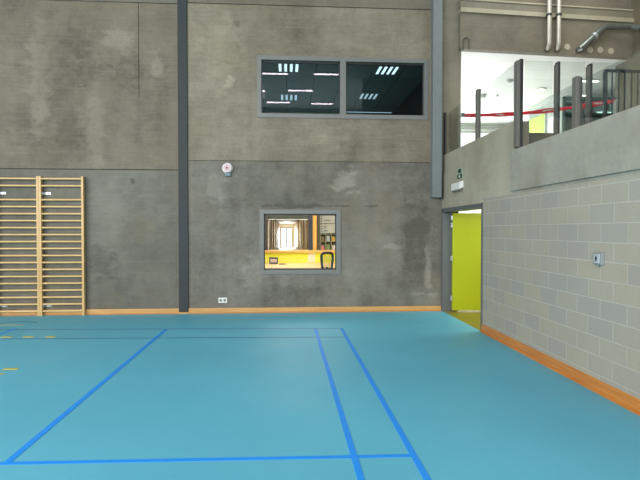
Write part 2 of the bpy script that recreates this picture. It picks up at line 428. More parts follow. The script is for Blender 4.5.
under(MB().box(dxa, dxb, ce+.02, ce+.06, dzt-.06, dzt).box(dxa, dxb, ce+.02, ce+.06, 0, .1).box(dxa, dxa+.05, ce+.02, ce+.06, .1, dzt-.06).box(dxb-.05, dxb, ce+.02, ce+.06, .1, dzt-.06).box(mid-.04, mid+.04, ce+.02, ce+.06, .1, dzt-.06), 'door_frame', plain('grey_brown_door_frame', (110, 104, 96), .5), dr)
under(MB().box(dxa+.05, mid-.04, ce+.035, ce+.041, .1, dzt-.06), 'pane', M['glass'], dr)
under(MB().box(mid+.04, dxb-.05, ce+.035, ce+.041, .1, dzt-.06), 'pane', M['glass'], dr)
# corridor posts
for i, yy in enumerate((20.5, 24, 29, 36)):
    o = MB().box(corR-.05, corR-.0005, yy, yy+.35, 0, 2.19).build('corridor_post', goldwood if i % 2 == 0 else M['wallwhite'], origin=(corR-.025, yy+.17, 0))
    tag(o, ['golden wooden post nearest on the right corridor side', 'white post second along the right corridor side', 'golden post third along the right corridor side', 'white post farthest down the right corridor side'][i], 'post', 'posts along the corridor walls')
    o = MB().box(corL+.0005, corL+.05, yy, yy+.35, 0, 2.19).build('corridor_post', M['wallgrey'] if i % 2 == 0 else brownwood, origin=(corL+.025, yy+.17, 0))
    tag(o, ['pale post nearest on the left corridor side', 'brown post second along the left corridor side', 'pale post third along the left corridor side', 'brown post farthest down the left corridor side'][i], 'post', 'posts along the corridor walls')
for i, yy in enumerate((21.5, 27, 35)):
    r_ = empty('corridor_light', ['nearest ceiling light above the bright corridor', 'middle ceiling light above the bright corridor', 'farthest ceiling light above the bright corridor'][i], 'ceiling light', (0, yy, 2.2), 'corridor ceiling lights')
    under(MB().box(-.3, .3, yy-.3, yy+.3, 2.17, 2.199), 'housing', M['white'], r_); under(MB().box(-.25, .25, yy-.25, yy+.25, 2.16, 2.17), 'diffuser', M['lamp'], r_)

# reception furniture
ornge = wood('orange_beech_edge', (214, 160, 84), (238, 192, 116), 'X', .35)
orngz = wood('orange_beech_post', (222, 160, 66), (240, 184, 92), 'Z', .35)
CY = 12.6
dz = 1.6-38*10.95/500
desk = empty('desk', 'wooden desk top below the reception window', 'desk', (.2, 11.7, 0))
under(MB().box(-1.6, 2.2, 10.95, CY-.001, dz-.035, dz, .004), 'desk_top', wood('desk_wood', (206, 166, 110), (228, 190, 136), 'X', .35), desk)
under(MB().box(-1.6, 2.2, 11.0, 11.02, .15, dz-.035), 'front_panel', wood('desk_front', (150, 116, 92), (170, 134, 104), 'X', .4), desk)
for xx in (-1.58, 2.14): 
    for yy in (11.06, CY-.12): under(MB().box(xx, xx+.05, yy, yy+.05, 0, dz-.035), 'leg', M['steel'], desk)
ctz = onY(290, 250.6, CY).z
ct = empty('reception_counter', 'lime yellow reception counter with a beech ledge behind the desk', 'counter', (.2, CY+.3, 0))
under(MB().box(-2.6, 2.6, CY, CY+.04, 0, ctz-.05), 'front_panel', plain('yellow_green_panel', (226, 222, 40), .5, var=.03), ct)
under(MB().box(-2.62, 2.62, CY-.03, CY+.62, ctz-.05, ctz, .005), 'ledge', ornge, ct)
under(MB().box(-2.6, 2.6, CY+.5, CY+.6, 0, ctz-.05), 'outer_panel', brownwood, ct)
def pxbox(xa, ya, xb, yb, Y, d):
    a = onY(xa, ya, Y); b = onY(xb, yb, Y); return a.x, b.x, Y, Y+d, b.z, a.z
# wooden post and shutter header
p_ = pxbox(312.8, 205, 316.6, 250, CY+.35, .1)
tag(MB().box(p_[0], p_[1], p_[2], p_[3], ctz, rc).build('wooden_post', orngz, origin=((p_[0]+p_[1])/2, CY+.4, ctz)), 'orange wooden post standing on the reception counter', 'post')
p_ = pxbox(265, 207, 311, 218.6, CY+.3, .3)
p_ = pxbox(267.6, 207, 308.2, 219.2, CY+.3, .3)
hd = empty('shutter_box', 'dark olive shutter housing above the reception counter', 'shutter housing', (0, CY+.4, p_[4]))
under(MB().box(p_[0], p_[1], p_[2], p_[3], p_[4], rc-.003), 'housing', plain('dark_olive_metal', (62, 66, 52), .5), hd)
under(MB().box(p_[0], p_[1], p_[2]-.01, p_[2]+.02, p_[4]-.014, p_[4]), 'edge_strip', M['white'], hd)
p_ = pxbox(262, 205, 267.3, 250, CY+.2, .1)
tag(MB().box(p_[0], p_[1], p_[2], p_[3], ctz, rc).build('dark_post', plain('dark_brown_post', (58, 52, 44), .5), origin=(p_[0], CY+.25, ctz)), 'dark post on the counter at the left edge of the window', 'post')
p_ = pxbox(268, 219, 268.9, 250, CY+.36, .03)
tag(MB().box(p_[0], p_[1], p_[2], p_[3], ctz, p_[5]+.05).build('guide_rail', M['white'], origin=(p_[0], CY+.37, ctz)), 'thin white shutter guide rail beside the dark post', 'rail')
p_ = pxbox(308.5, 205, 312.6, 250, CY+.32, .12)
tag(MB().box(p_[0], p_[1], p_[2], p_[3], ctz, rc).build('dark_post', plain('dark_blue_post', (46, 50, 58), .5), origin=(p_[0], CY+.38, ctz)), 'dark narrow post against the left side of the orange wooden post', 'post')
p_ = pxbox(316.8, 205, 320, 250, CY+.4, .1)
tag(MB().box(p_[0], p_[1], p_[2], p_[3], ctz, rc).build('dark_post', plain('dark_brown_green_post', (78, 72, 50), .5), origin=(p_[0], CY+.45, ctz)), 'dark brown post between orange post and planning board', 'post')
# board and shelf at the right
bd = empty('planning_board', 'light grey planning board with dark marks above the shelves', 'board', (1, CY+.55, 1.5))
p_ = pxbox(320.2, 214.2, 336.5, 233, CY+.5, .02)
under(MB().box(*p_), 'panel', plain('pale_grey_board', (178, 178, 168), .5), bd)
w, h = p_[1]-p_[0], p_[5]-p_[4]
for k in range(7): under(MB().box(p_[0]+.03, p_[0]+.055, CY+.495, CY+.5, p_[4]+h*(.07+k*.135), p_[4]+h*(.11+k*.135)), 'mark', M['black'], bd)
for (u0, u1, v) in ((.22, .45, .1), (.22, .5, .48), (.22, .62, .66), (.22, .4, .3)): under(MB().box(p_[0]+w*u0, p_[0]+w*u1, CY+.495, CY+.5, p_[4]+h*v, p_[4]+h*(v+.035)), 'mark', M['black'], bd)
under(MB().box(p_[0], p_[1], CY+.492, CY+.5, p_[4]+h*.5, p_[4]+h*.515), 'trim_strip', M['steel'], bd)
under(MB().box(p_[0], p_[1], CY+.49, CY+.5, p_[4]-.015, p_[4]), 'pen_ledge', M['steel'], bd)
p2 = pxbox(320.2, 233.6, 336.5, 250, CY+.5, .3)
sh = empty('shelf_unit', 'small olive shelf unit under the planning board', 'shelf', (1, CY+.6, ctz))
under(MB().box(p2[0], p2[1], CY+.6, CY+.615, ctz, p2[5]), 'back_panel', plain('olive_back', (128, 130, 96), .6), sh)
sm = MB().box(p2[0], p2[1], CY+.42, CY+.6, p2[5]-.015, p2[5])
for k in range(4):
    u = p2[0]+(p2[1]-p2[0])*k/3; sm.box(u-.008, u+.008, CY+.42, CY+.6, ctz, p2[5]-.015)
sm.box(p2[0], p2[1], CY+.42, CY+.6, (ctz+p2[5])/2, (ctz+p2[5])/2+.012)
under(sm, 'shelves', plain('olive_shelf', (150, 148, 112), .5), sh)
cols = [((186, 120, 110), 'pinkish'), ((120, 140, 90), 'green'), ((200, 196, 180), 'cream'), ((110, 90, 70), 'brown'), ((170, 176, 180), 'pale grey'), ((200, 160, 60), 'ochre')]
for k in range(6):
    lv = k//3; q = k % 3; u = p2[0]+(p2[1]-p2[0])*(q+.18)/3; z_ = ctz+.0005 if lv == 0 else (ctz+p2[5])/2+.0125
    o = MB().box(u, u+.075, CY+.45, CY+.57, z_, z_+.12+.02*(q % 2), .003).build('folder_box', plain('box_%s' % cols[k][1].replace(' ', '_'), cols[k][0], .6), origin=(u, CY+.5, z_))
    tag(o, '%s folder box on the %s shelf under the planning board' % (cols[k][1], 'lower' if lv == 0 else 'upper'), 'box', 'folder boxes on the shelf unit')
# notice on the counter front, picture stand and pen tray on the desk
p_ = pxbox(308, 253.5, 315, 262.3, CY-.004, .003)
tag(MB().box(*p_).build('notice', plain('pale_pink_paper', (232, 214, 186), .7), origin=(p_[0], CY-.003, p_[4])), 'pale paper notice stuck to the lime counter panel', 'notice')
yy = CY-.35
p_ = pxbox(269.2, 257.4, 278, 263.6, yy, .02)
fz = dz
fr = empty('desk_display', 'small black framed display standing on the desk at left', 'display', ((p_[0]+p_[1])/2, yy, fz))
under(MB().box(p_[0], p_[1], yy, yy+.02, fz+.001, p_[5], .003), 'frame', M['black'], fr)
under(MB().box(p_[0]+.028, p_[1]-.028, yy-.003, yy, fz+.04, p_[5]-.035), 'screen', plain('pale_screen', (206, 176, 164), .5), fr)
a = onZ(279, 264.6, dz)
tag(MB().box(a.x, a.x+.16, a.y, a.y+.1, dz+.001, dz+.022, .004).build('pen_tray', plain('brown_tray', (120, 84, 40), .6), origin=(a.x, a.y, dz)), 'flat brown pen tray on the desk right of the framed display', 'tray')
# office chair
chx = (onY(320.2, 260, 10.7).x+onY(334, 260, 10.7).x)/2
ch = empty('office_chair', 'black office chair with a mesh backrest in front of the desk', 'chair', (chx, 10.62, 0))
zt = onY(327, 252.6, 10.7).z; hw = (onY(334.2, 260, 10.7).x-onY(319.8, 260, 10.7).x)/2
loop = []
for k in range(25):
    t_ = k/24*2*PI
    cxp = math.copysign(abs(math.cos(t_))**.55, math.cos(t_)); szp = math.copysign(abs(math.sin(t_))**.55, math.sin(t_))
    z_ = (zt-.2)+.2*szp; ww = (hw-.018)*(.86+.14*szp*1.0)
    loop.append((chx+ww*cxp, 10.7-.03*szp, z_))
under(MB().tube(loop, .027, 8), 'back_frame', M['black'], ch, True)
# mesh back: thin vertical and slanted cords
mm = MB()
for k in range(9):
    u = -.8+k*.2; mm.tube([(chx+u*(hw-.03)*.82, 10.72, zt-.37), (chx+u*(hw-.03)*.95, 10.7, zt-.03)], .0035, 5)
for k in range(8):
    z_ = zt-.36+k*.045; mm.tube([(chx-(hw-.03)*.9, 10.71, z_), (chx+(hw-.03)*.9, 10.71, z_)], .0025, 5)
under(mm, 'backrest_mesh', M['steel'], ch)
under(MB().box(chx-.2, chx+.2, 10.36, 10.72, .46, .54, .03), 'seat', M['black'], ch)
under(MB().tube([(chx, 10.7, .5), (chx, 10.76, .62), (chx, 10.74, .8)], .02, 8), 'back_support', M['black'], ch)
under(MB().cyl((chx, 10.54, .1), (chx, 10.54, .46), .025), 'column', M['steel'], ch)
bs = MB()
for k in range(5):
    t_ = k*2*PI/5+.3; e = (chx+.24*math.cos(t_), 10.54+.24*math.sin(t_), .07); bs.tube([(chx, 10.54, .11), e], .016, 8)
    under(MB().cyl((e[0]-.012, e[1], .0275), (e[0]+.012, e[1], .0275), .027, 12), 'castor', M['black'], ch)
under(bs, 'base', M['black'], ch)

# ------------------------------------------------------------------ doorway in the right wall
dr = bpy.data.objects.new('door_1', None); C.objects.link(dr); dr.location = (RX, (DY0+DY1)/2, 0); struct(dr, 'lime green door standing open in the right wall')
ft = .035
m = MB()
m.box(RX-.012, RX+WT+.012, DY0, DY0+ft, 0, FZ).box(RX-.012, RX+WT+.012, DY1-ft, DY1, 0, FZ).box(RX-.012, RX+WT+.012, DY0, DY1, FZ-.05, FZ)
m.box(RX-.02, RX, DY0-.02, DY0, 0, FZ+.02).box(RX-.02, RX, DY1, DY1+.015, 0, FZ+.02).box(RX-.02, RX, DY0-.02, DY1+.015, FZ, FZ+.02)
under(m, 'door_frame', M['doorframe'], dr)
ly = DY1-.1
lx0 = onY(452.5, 260, ly).x
lz1 = onY(470, 213.2, ly).z
leaf = under(MB().box(lx0, lx0+1.05, ly, ly+.045, .025, lz1, .003), 'door_leaf', M['green'], dr)
under(MB().box(lx0+.9, lx0+1.02, ly-.05, ly-.035, 1.02, 1.045).cyl((lx0+1.0, ly, 1.03), (lx0+1.0, ly-.045, 1.03), .011), 'handle', M['zinc'], dr)
for zz in (.22, 1.0, lz1-.28, lz1-.14):
    under(MB().box(lx0-.035, lx0-.002, ly+.0, ly+.03, zz, zz+.09).cyl((lx0-.012, ly-.008, zz), (lx0-.012, ly-.008, zz+.09), .009, 10), 'hinge', M['zinc'], dr)
# side corridor
cY0, cY1, cX1 = 6.5, 12.5, 7.5
struct(MB().box(RX, cX1, cY0, cY1, -.2, -.001).build('floor', M['olive']))
struct(MB().box(RX+WT, cX1, cY0, cY1, 2.42, 2.5).build('ceiling', M['wallwhite']))
struct(MB().box(cX1, cX1+.1, cY0, cY1, 0, 2.5).build('wall_right', M['wallwhite']))
struct(MB().box(RX+WT, cX1, cY0-.1, cY0, 0, 2.5).build('wall_front', M['wallwhite']))
struct(MB().box(RX+.1, cX1, cY1, cY1+.1, 0, 2.5).build('wall_back', M['wallwhite']))
struct(MB().box(RX+.1, RX+WT, D+.252, cY1, 0, 2.5).build('wall_left', M['wallwhite']))

# ------------------------------------------------------------------ upper level on the right
UZ = 2.62
CX = onY(618.5, 60, 10.3).x
struct(MB().box(RX+WT+.03, 9.8, -2, 16.3, 2.5, UZ-.06).build('floor', M['conc_smooth']))
# corner column
cxr = onY(461, 80, D).x
struct(MB().box(RX+.011, cxr, D-.004, D+.4, FT, HT).build('trim_2', M['conc_col']), 'concrete column in the corner above the door')
# beam, very slightly skew to the back wall
BZ = 5.13
A = onZ(461, 48.6, BZ); B = onZ(617, 56.8, BZ)
dirv = (B-A).normalized(); nrm = Vector((-dirv.y, dirv.x, 0))
A2 = A-dirv*.02; B2 = B+dirv*.5
def beam(z0, z1, f0, f1, mat, name='trim_3'):
    if z0 == BZ: z0 = BZ; f1 = .149
    pts = [A2+nrm*f0, B2+nrm*f0, B2+nrm*f1, A2+nrm*f1]
    return struct(MB().prism([(p.x, p.y, z0) for p in pts], (0, 0, z1-z0)).build(name, mat))
bt = A.z + (48.6-12.3)*A.y/F
beam(BZ, bt, 0, .35, M['conc_beam'])
beam(bt, bt+.085, -.04, .35, M['ledge'], 'trim_4')
beam(bt+.085, bt+.1, .02, .35, M['groove'], 'trim_4')
beam(bt+.1, bt+.24, .0, .35, M['conc_col'], 'trim_4')
beam(bt+.24, bt+.27, -.02, .35, M['ledge'], 'trim_4')
beam(bt+.27, HT, .05, .35, M['conc_beam'])
# right-hand concrete wall of the upper level
struct(MB().box(CX, CX+.25, -2, 10.4, UZ-.06, HT).build('wall_right', concrete('concrete_side_wall', (78, 73, 60), (118, 112, 94), (), 'YZ', hstripe=.1)))
struct(MB().box(RX+WT, CX, -2.2, -2, UZ-.06, HT).build('wall_front', M['conc_smooth']))
struct(MB().box(CX+.25, 9.8, 10.2, 10.45, UZ, HT).build('wall_back', M['conc_beam']))
# upper room
CW = onZ(562, 96.8, BZ)
PX, PY = CW.x, CW.y
YW = 16.3
struct(MB().prism([(A2.x+nrm.x*.15, A2.y+nrm.y*.15, BZ), (B2.x+nrm.x*.15, B2.y+nrm.y*.15, BZ), (9.8, 10.45, BZ), (9.8, YW+.2, BZ), (cxr-.4, YW+.2, BZ)], (0, 0, .06)).build('ceiling', M['ceil_upper']))
struct(MB().box(PX, PX+.1, PY, YW, UZ, BZ).build('wall_right', M['wallgrey']), 'grey wall with a green door upstairs')
struct(MB().box(9.8, 9.9, 10.2, YW, UZ, BZ).build('wall_right', M['darkwall']))
struct(MB().box(3.09, 3.19, D+.41, YW, UZ, BZ).build('wall_left', M['wallwhite']))
struct(MB().box(PX+.1, 9.8, YW-.1, YW, UZ, BZ).build('wall_back', M['darkwall']))
# far window wall
fz0 = 2.9; fz1 = onY(480, 131, YW).z
m = MB().box(3.1, 9.8, YW, YW+.15, UZ-.1, fz0).box(3.1, 9.8, YW, YW+.15, fz1, BZ).box(PX, 9.8, YW, YW+.15, fz0, fz1)
struct(m.build('wall_back', M['wallwhite']))
wr = bpy.data.objects.new('window_3', None); C.objects.link(wr); wr.location = (5, YW, fz0); struct(wr, 'bright far window upstairs')
m = MB()
for xx in (3.15, 4.6, 6.9): m.box(xx-.03, xx+.03, YW+.02, YW+.09, fz0, fz1)
m.box(3.15, PX, YW+.02, YW+.09, fz1-.06, fz1).box(3.15, PX, YW+.02, YW+.09, fz0, fz0+.06)
under(m, 'window_frame', M['wallgrey'], wr)
m = MB()
for k in range(5): z_ = fz1+.05+k*.055; m.box(3.15, PX, YW-.05, YW-.02, z_, z_+.03)
bo = m.build('venetian_blind', M['wallgrey'], origin=(5, YW-.03, fz1)); tag(bo, 'rolled up pale blind above the bright upstairs window', 'blind')
# green upstairs door on wall X=PX
ya = onX(529.5, 118, PX).y; yb = onX(545.5, 113, PX).y; zt = onX(545.5, 113.2, PX).z
gd = bpy.data.objects.new('door_3', None); C.objects.link(gd); gd.location = (PX, ya, UZ); struct(gd, 'pale green door upstairs behind the balustrade')
under(MB().box(PX-.02, PX-.0005, yb, ya, UZ, zt), 'door_leaf', plain('pale_green_door', (196, 214, 110), .5, var=.03), gd)
under(MB().box(PX-.03, PX-.0005, yb-.05, yb, UZ, zt+.04).box(PX-.03, PX-.0005, ya, ya+.05, UZ, zt+.04).box(PX-.03, PX-.0005, yb, ya, zt, zt+.04), 'door_frame', M['wallgrey'], gd)
yc = onX(548.5, 120, PX).y; yd = onX(554, 120, PX).y
tag(MB().box(PX-.02, PX-.0005, yd, yc, UZ+.3, onX(551, 117.5, PX).z).build('white_cabinet_panel', M['white'], origin=(PX, yc, UZ+.3)), 'white panel on the wall right of the pale green upstairs door', 'panel')
# glazed dark partition facing the hall
pt = bpy.data.objects.new('window_4', None); C.objects.link(pt); pt.location = (PX, PY, UZ); struct(pt, 'dark teal glazed partition upstairs')
m = MB()
for xx in (PX+.04, PX+.75, PX+1.5, PX+2.2): m.box(xx-.025, xx+.025, PY-.02, PY+.04, UZ, BZ)
m.box(PX+.02, 9.79, PY-.02, PY+.04, BZ-.08, BZ-.001)
m.box(PX+.02, 9.79, PY-.019, PY+.039, UZ+1.0, UZ+1.04)
under(m, 'window_frame', M['teal'], pt)
under(MB().box(PX+.05, 9.79, PY+.0, PY+.008, UZ, BZ-.08), 'window_pane', glass('teal_glass', (.62, .74, .72, 1), .02, .5), pt)
struct(MB().box(PX+.1, 9.8, 14.9, 15.0, UZ, BZ).build('wall_back', M['teal']))
# ceiling fittings
def ceil_pt(x, y): return onZ(x, y, BZ)
c = ceil_pt(540, 89)
dl = empty('downlight', 'round glowing downlight in the white upstairs ceiling', 'ceiling light', (c.x, c.y, BZ))
under(MB().cyl((c.x, c.y, BZ-.03), (c.x, c.y, BZ-.0005), .14, 24), 'ring', M['white'], dl); under(MB().cyl((c.x, c.y, BZ-.036), (c.x, c.y, BZ-.03), .11, 24), 'diffuser', M['lamp'], dl)
for (x, y, r, h, lb) in ((510, 80, .08, .04, 'small grey ceiling speaker nearest the tall post'), (483.5, 94.5, .09, .07, 'grey ceiling detector just right of the far left post'), (497.5, 94.8, .035, .03, 'tiny grey ceiling sensor midway between the two left posts')):
    c = ceil_pt(x, y)
    r_ = empty('ceiling_detector', lb, 'detector', (c.x, c.y, BZ), 'detectors on the upstairs ceiling')
    under(MB().cyl((c.x, c.y, BZ-.02), (c.x, c.y, BZ-.0005), r, 20), 'base', M['wallgrey'], r_, True); under(MB().cyl((c.x, c.y, BZ-.02-h), (c.x, c.y, BZ-.02), r*.6, 20, r*.8), 'head', M['wallgrey'], r_, True)
for (xa, xb, y, lb) in ((578.5, 598.5, 79.6, 'upper white strip light behind the tall balustrade posts'), (578, 591, 94.2, 'lower short white strip light close to the dark partition'), (597, 612, 111, 'white strip light behind the dark partition glass')):
    a = ceil_pt(xa, y); b = ceil_pt(xb, y+.4)
    r_ = empty('strip_light', lb, 'strip light', ((a.x+b.x)/2, a.y, BZ), 'white strip lights upstairs')
    under(MB().box(a.x, b.x, a.y-.05, a.y+.05, BZ-.03, BZ-.0005), 'housing', M['white'], r_)
    under(MB().box(a.x+.01, b.x-.01, a.y-.04, a.y+.04, BZ-.045, BZ-.03), 'tube', M['lamp'], r_)

# low cross wall on the landing
LY = onX(521, 140, RX+.1).y + .12
cwz = onY(540, 132.8, LY).z
struct(MB().box(RX+.22, 4.6, LY, LY+.12, UZ-.06, cwz).build('wall_front', M['conc_beam']), 'low concrete kerb wall across the landing')

# ------------------------------------------------------------------ glass balustrades
GT = onX(478, 89.2, RX+.08).z
def post(root, x, y, w, d, z0, z1, cap=True, side=0):
    p = under(MB().box(x-w/2, x+w/2, y-d/2, y+d/2, z0, z1, .004), 'post', M['postgrey'], root)
    q = under(MB().box(x+w/2, x+w/2+.03, y-d/2+.01, y+d/2, z0, z1-.02), 'side_plate', M['postdark'], root)
    q.parent = p
    return p
# far balustrade along the raised parapet
gx = RX+.09
p1 = onX(478, 120, gx)
bal = empty('glass_balustrade', 'far glass balustrade on the raised parapet beside the corner column', 'balustrade', (gx, 8.4, FT))
under(MB().box(gx-.03, gx+.03, p1.y-.045, p1.y+.045, FT-.02, GT, .004), 'post', M['postgrey'], bal)
py = onX(451.5, 120, RX-.0).y
under(MB().box(RX+.015, RX+.04, D-.11, D-.005, onX(451.5, 152, RX).z+.02, onX(451.5, 107, RX).z, .002), 'end_post', M['postdark'], bal)
under(MB().box(gx-.006, gx+.006, LY-.12, p1.y-.05, FT-.0, GT-.02), 'glass_panel', M['glass'], bal)
under(MB().box(gx-.006, gx+.006, p1.y+.05, D-.12, FT-.0, onX(451.5, 107, RX).z), 'glass_panel', M['glass'], bal)
# cross balustrade
bal2 = empty('glass_balustrade', 'tall glass balustrade of three dark posts crossing the landing', 'balustrade', (4, LY, cwz))
yp = LY-.06
a = onY(517.4, 60, yp-.2); b = onY(520.6, 60, yp-.2); e = onY(523.8, 60, yp-.2)
zb = onY(518, 147, yp-.2).z
pp = under(MB().box(a.x, b.x, yp-.2, yp-.1, zb, a.z, .004), 'post', M['postgrey'], bal2)
q = under(MB().box(b.x, e.x, yp-.19, yp-.1, zb+.01, a.z+.02), 'side_plate', M['postdark'], bal2); q.parent = pp
for (xa, xm, xb, yt) in ((556, 557, 559.3, 62), (588, 589.2, 591.5, 64)):
    a = onY(xa, yt, yp); m_ = onY(xm, yt, yp); b = onY(xb, yt, yp)
    pp = under(MB().box(m_.x, b.x, yp-.03, yp+.055, UZ-.05, a.z, .004), 'post', M['postdark'], bal2)
    q = under(MB().box(a.x, m_.x, yp-.03, yp+.055, UZ-.05, a.z-.03, .002), 'side_plate', M['postgrey'], bal2); q.parent = pp
xs = [onY(v, 90, yp).x for v in (525, 552.3, 559.5, 584.5, 592, 640)]
for a_, b_ in zip(xs[::2], xs[1::2]): under(MB().box(a_, b_, yp+.0, yp+.012, cwz if b_ < 4.3 else UZ, 3.9), 'glass_panel', M['glass'], bal2)
# near balustrade on the proud parapet
nx = RX+.08
bal3 = empty('glass_balustrade', 'near low glass balustrade with one short grey post on the parapet', 'balustrade', (nx, 5.4, PT))
pn = onX(576.6, 100, nx); zt = onX(577, 77, nx).z
w_ = onY(581.6, 100, pn.y).x - onY(578, 100, pn.y).x + .02
pp = under(MB().box(nx-w_/2, nx+w_/2-.01, pn.y-.04, pn.y+.04, PT-.002, zt, .004), 'post', M['postgrey'], bal3)
q = under(MB().box(nx+w_/2-.01, nx+w_/2+.015, pn.y-.03, pn.y+.04, PT-.002, zt-.01), 'side_plate', M['postdark'], bal3); q.parent = pp
gz = onX(600, 71.5, nx+.02).z
under(MB().box(nx-.0, nx+.012, pn.y+.05, LY-.35, PT-.002, gz), 'glass_panel', M['glass'], bal3)
under(MB().box(nx-.0, nx+.012, 3.6, pn.y-.05, PT-.002, gz), 'glass_panel', M['glass'], bal3)

# black railing
ry = 6.2
rl = empty('metal_railing', 'black metal railing with thin upright bars at the right edge', 'railing', (4.4, ry, UZ))
a = onY(604.5, 69.5, ry)
xe = 5.9; rb = 1.9+.7
under(MB().box(a.x, xe, ry-.02, ry+.02, a.z-.03, a.z, .003), 'top_rail', M['steel'], rl)
under(MB().box(a.x-.01, a.x+.03, ry-.02, ry+.02, rb, a.z-.0305, .002), 'post', M['steel'], rl)
x_ = a.x+.03; k = 0
for v in (612, 618.7, 624.6, 631.5, 637.5, 644, 650.5, 657):
    u = onY(v, 90, ry).x; under(MB().box(u-.006, u+.006, ry-.006, ry+.006, rb, a.z-.031), 'bar', M['steel'], rl)
under(MB().box(a.x, xe, ry-.015, ry+.015, rb, rb+.03), 'bottom_rail', M['steel'], rl)
# barrier tape and the white post holding it
wy = LY+.42
wpx = onY(615, 105, wy)
wp = empty('barrier_post', 'short white barrier post holding the end of the red tape', 'post', (wpx.x, wy, UZ-.06))
under(MB().cyl((wpx.x, wy, UZ-.04), (wpx.x, wy, onY(615, 100, wy).z), .022), 'pole', M['white'], wp, True)
under(MB().cyl((wpx.x, wy, UZ-.06), (wpx.x, wy, UZ-.03), .14, 24), 'base', M['white'], wp)
t0 = onX(461.5, 115.5, cxr+.01); t1 = onY(614, 101, wy-.03); t1.z = onY(614, 101, wy-.03).z
t0.y = D+.05; t0 = onY(462, 115.5, D+.02)
def tape(mb, u0, u1, n, w0, w1):
    P_ = []
    for i in range(n+1):
        t_ = u0+(u1-u0)*i/n; p = t0.lerp(t1, t_); p.z -= .06*math.sin(PI*t_)*1.0; h = (.06 + .012*math.sin(t_*23))
        tw = .02*math.sin(t_*31); P_.append((p, h, tw))
    vs = []
    for p, h, tw in P_:
        row = [mb.bm.verts.new((p.x+sg*tw, p.y+dy, p.z+zz)) for (zz, dy, sg) in ((h*w0, 0, 1), (h*w1, 0, -1), (h*w1, .003, -1), (h*w0, .003, 1))]
        vs.append(row)
    for A_, B_ in zip(vs, vs[1:]):
        for k in range(4): mb.bm.faces.new((A_[k], A_[(k+1) % 4], B_[(k+1) % 4], B_[k]))
    mb.bm.faces.new(vs[0]); mb.bm.faces.new(vs[-1][::-1]); return mb
tp = empty('barrier_tape', 'red and white barrier tape strung from the column across the landing', 'barrier tape', t0)
under(tape(MB(), 0, 1, 60, -.55, .55), 'tape_band', M['red'], tp)
for (u0, u1) in ((.28, .34), (.42, .47), (.60, .68), (.78, .83), (.9, .95)):
    p = t0.lerp(t1, u0)
    mb = tape(MB(), u0, u1, 6, -.2, .25); bmesh.ops.translate(mb.bm, verts=mb.bm.verts, vec=(0, -.004, 0)); under(mb, 'white_stripe', M['white'], tp)
under(MB().cyl((t0.x, t0.y-.05, t0.z-.04), (t0.x, t0.y-.05, t0.z+.04), .035, 12), 'knot', M['black'], tp, True)

# ------------------------------------------------------------------ pipes and plugs on the beam
def onbeam(x, y, off=0):
    """point where the pixel meets the beam's front plane moved out by off"""
    d = ray(x, y); n = nrm; p0 = A - nrm*off; return CAM + d*((p0-CAM).dot(n)/d.dot(n))
for (xt, xb, lb) in ((549.2, 550, 'left one of two pale vertical pipes in front of the beam'), (558.8, 560, 'right one of two pale vertical pipes in front of the beam')):
    a = onbeam(xt, 0, .16); b = onbeam(xt, 43, .16)
    pr = empty('vertical_pipe', lb, 'pipe', (b.x, b.y, b.z), 'pale vertical pipes in front of the beam')
    e = onbeam(xb-2.5, 48.5, .03)
    pts = [(a.x, a.y, HT), tuple(b)]
    for k in range(1, 6):
        t_ = k/6; pts.append(tuple(b.lerp(e, t_)+Vector((0, 0, -.03*math.sin(PI*t_)))))
    pts.append(tuple(e))
    under(MB().tube(pts, .042, 14), 'pipe_run', M['pipe'], pr, True)
    under(MB().cyl(e, e+nrm*.03, .058, 18), 'flange', M['postgrey'], pr)
    c = onbeam(xt, 15, .16)
    under(MB().cyl((c.x, c.y, c.z-.02), (c.x, c.y, c.z+.02), .056, 14).box(c.x-.012, c.x+.012, c.y, c.y+.12, c.z-.012, c.z+.012), 'pipe_clip', M['steel'], pr)
pts = [onbeam(577.5, 50.5, -.01), onbeam(581, 48, .13), onbeam(590, 40, .16), onbeam(603, 28.5, .16), onbeam(605, 27.2, .16), onbeam(607.5, 26.6, .16), onbeam(625, 27.2, .16)]
ends = pts[-1]; pts[-1] = Vector((CX-.0, ends.y, ends.z))
dp = empty('duct_pipe', 'dark metal pipe slanting up over the beam and turning right', 'pipe', tuple(pts[0]))
q = onX(641, 29, CX-.15)
pts = pts[:-1] + [onbeam(613, 26.9, .16), Vector((CX-.2, onbeam(613, 26.9, .16).y-.05, onbeam(613, 26.9, .16).z)), q]
under(MB().tube([tuple(p) for p in pts], .062, 16), 'pipe_run', M['darkpipe'], dp, True)
for (x, y) in ((594, 36.5),):
    p = onbeam(x, y, .15); d_ = (pts[3]-pts[2]).normalized(); under(MB().cyl(p-d_*.03, p+d_*.03, .08, 16), 'collar', M['zinc'], dp, True)
for (x, y, lb) in ((567, 47, 'pale round plug between the vertical pipes and slanting pipe'), (590, 50, 'pale round plug just right of the slanting pipe foot'), (600, 50, 'pale round plug, middle one of the right three'), (610.8, 51.2, 'pale round plug farthest right on the beam')):
    p = onbeam(x, y, 0)
    r_ = MB().cyl(p-nrm*.012, p-nrm*.0005, .062, 24); o = r_.build('hole_plug', M['plug'], origin=tuple(p))
    tag(o, lb, 'plug', 'round plugs along the foot of the beam')
# wire loop beside the column
a = onbeam(463.5, 50, .02); b = onbeam(463.5, 39, .02); c = onbeam(469, 39, .02); d_ = onbeam(469, 49.5, .02)
tag(MB().tube([tuple(a), tuple(b), tuple(onbeam(465, 37.8, .02)), tuple(onbeam(467.5, 37.8, .02)), tuple(c), tuple(d_)], .011, 8).build('cable_loop', plain('grey_cable', (84, 80, 72), .6), None, True, origin=tuple(a)), 'thin looped cable on the beam beside the corner column', 'cable')

